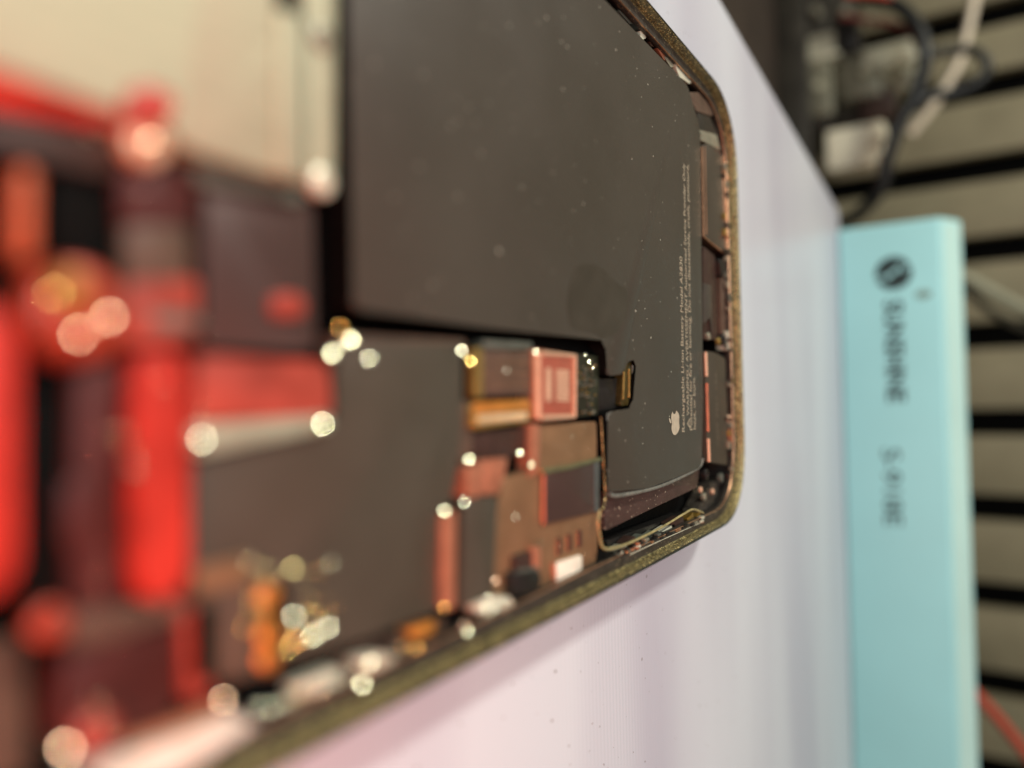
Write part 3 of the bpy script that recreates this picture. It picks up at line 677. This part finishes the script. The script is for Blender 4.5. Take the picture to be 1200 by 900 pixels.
# ---- near end, left of the picture: camera cover, flexes, red-lit parts
ZC = 6.9
pl = bslab('camera_cover', [(-400, -560), (322, -560), (322, 24), (354, 26), (356, 214), (216, 172), (205, 152), (-400, -60), (-400, -300)], ZC, 2.2, STEEL, 0.6, 0.3)
_link('cover_ridge', finish(prism_bm([P(x, y, ZC+0.35).to_2d() for x, y in [(326, 10), (352, 16), (354, 210), (326, 202)]], ZC+0.35, ZC-0.1, 0.15), 'cover_ridge'), STEEL, pl)
bslab('cover_flange', [(358, -40), (394, -36), (392, 222), (360, 216)], 6.1, 2.0, STEEL, 0.4, 0.3)
screw(378, 42, 6.3, 1.25, DULL); screw(379, 212, 6.3, 1.3, PALE)
bslab('red_lit_tape', [(-400, -40), (-20, 62), (148, 112), (150, 152), (-20, 118), (-400, 60)], 6.3, 1.2, RED, 0.4, 0.4)
bslab('red_lit_tab', [(150, 98), (205, 104), (208, 140), (152, 150)], 7.4, 1.5, RED, 1.0, 0.4)
screw(174, 165, 6.6, 1.5, SALMONP)
bslab('dark_bracket', [(-60, 126), (142, 158), (140, 206), (-60, 160)], 5.6, 1.2, DBROWN, 0.4, 0.2)
bslab('orange_strip', [(22, 194), (42, 198), (40, 306), (21, 300)], 6.0, 1.5, ORANGE, 0.6, 0.4)
bslab('flex_strip', [(143, 188), (230, 200), (226, 262), (144, 262)], 5.6, 1.0, MAROON, 0.4, 0.2)
bslab('grey_label', [(146, 262), (222, 264), (222, 330), (146, 330)], 5.5, 1.0, BROWN, 0.4, 0.15)
bslab('flex_strip', [(146, 330), (232, 326), (230, 400), (148, 404)], 5.6, 1.0, REDD, 0.4, 0.2)
bslab('slot', [(178, 367), (232, 368), (232, 385), (178, 384)], 5.75, 0.3, GREYG, 0.1, 0.02)
bslab('camera_module', [(240, 205), (366, 232), (370, 412), (240, 408)], 5.3, 2.0, mat('module_brown', (0.070, 0.042, 0.036), 0.42, 0.1, 0.12, 150, 0.1), 0.5, 0.25)
bslab('module_edge', [(226, 192), (356, 226), (356, 240), (228, 212)], 5.9, 1.4, GREYG, 0.3, 0.2)
bslab('red_dot', [(318, 344), (356, 342), (362, 372), (320, 374)], 5.7, 0.6, REDD, 1.2, 0.2)  # red light put into its colour
bslab('gap_shade', [(370, 250), (392, 250), (398, 376), (372, 376)], 2.6, 1, BLACK, 0.2, 0.05)  # black sheet standing in for the dark gap beside the battery
# round coaxial connector
cx = link('coax_connector', lathe_me('coax_connector', [(0, 1.0), (1.3, 0.95), (2.3, 0.55), (2.6, 0.0), (2.7, -1.5), (0, -1.5)], 32), mat('coax_red', (0.42, 0.06, 0.03), 0.35, 0.3, 0.3, 400), ph); cx.location = P(92, 366, 5.9)*MM
o = _link('coax_pin', lathe_me('coax_pin', [(0, .5), (.7, .45), (1.0, 0), (0, 0)], 20), GOLD, cx); o.location = (-0.9*MM, 1.0*MM, 0.8*MM)
# bars with red light put into their colour
bslab('red_lit_bar', [(-40, 352), (0, 356), (22, 390), (22, 660), (0, 702), (-40, 702)], 6.6, 3.0, RED, 0.6, 0.5)
bslab('red_lit_bar', [(166, 412), (210, 408), (222, 440), (222, 680), (200, 706), (170, 704), (160, 670), (160, 440)], 6.3, 2.8, RED, 0.6, 0.5)
bslab('red_lit_flex', [(232, 416), (384, 424), (390, 488), (232, 494)], 6.0, 2.2, REDD, 0.5, 0.3)
bslab('silver_bar', [(226, 500), (388, 486), (390, 502), (228, 532)], 6.3, 2.2, mat('silver_green', (0.40, 0.44, 0.32), 0.4, 0.3, 0.2, 300), 0.4, 0.35)
bslab('dark_column', [(30, 430), (92, 430), (92, 745), (30, 745)], 4.4, 2.0, BLACK, 0.4, 0.2)
bslab('maroon_cover', [(90, 432), (150, 428), (150, 735), (84, 745)], 5.2, 2.0, MAROON, 0.4, 0.3)
bslab('red_dot', [(74, 560), (130, 556), (134, 640), (76, 650)], 5.4, 0.5, MAROON, 1.0, 0.2)
bslab('steel_strap', [(80, 722), (208, 700), (212, 722), (86, 762)], 5.8, 1.2, BROWN, 0.4, 0.3)
screw(60, 730, 5.6, 1.1, MATS['coax_red'])
bslab('maroon_cover', [(78, 768), (208, 728), (206, 840), (90, 880), (62, 860)], 5.2, 2.0, MAROON, 0.5, 0.3)
bslab('red_strip', [(217, 715), (250, 705), (250, 812), (220, 824)], 5.6, 1.4, REDD, 0.4, 0.2)
bslab('small_module', [(264, 692), (300, 682), (300, 792), (256, 800)], 5.7, 1.6, BROWN, 0.4, 0.3)
bslab('module_cap', [(230, 668), (296, 650), (300, 680), (232, 698)], 5.9, 1.6, COPPER, 0.4, 0.3)
mc = bslab('amber_connector', [(298, 680), (336, 676), (336, 784), (300, 794)], 5.6, 1.6, BROWN, 0.5, 0.3)
for y in (697, 740, 770):
    o = _link('contact', lathe_me('contact', [(0, .35), (.6, .3), (.85, 0), (.85, -.4), (0, -.4)], 18), AMBER, mc); o.location = P(314, y, 5.7)*MM
screw(114, 860, 6.0, 1.3, REDD)
bslab('red_strip', [(150, 868), (262, 824), (268, 838), (154, 888)], 5.6, 1.0, SALMON, 0.4, 0.2)
bslab('corner_plate', [(-60, 760), (30, 745), (34, 910), (-60, 930)], 3.6, 1, BROWN, 0.4, 0.2)
# bare black frame of the near-left end
bslab('black_window', [(58, 190), (142, 204), (138, 312), (60, 308)], 4.8, 1.0, BLACK, 0.3, 0.1)
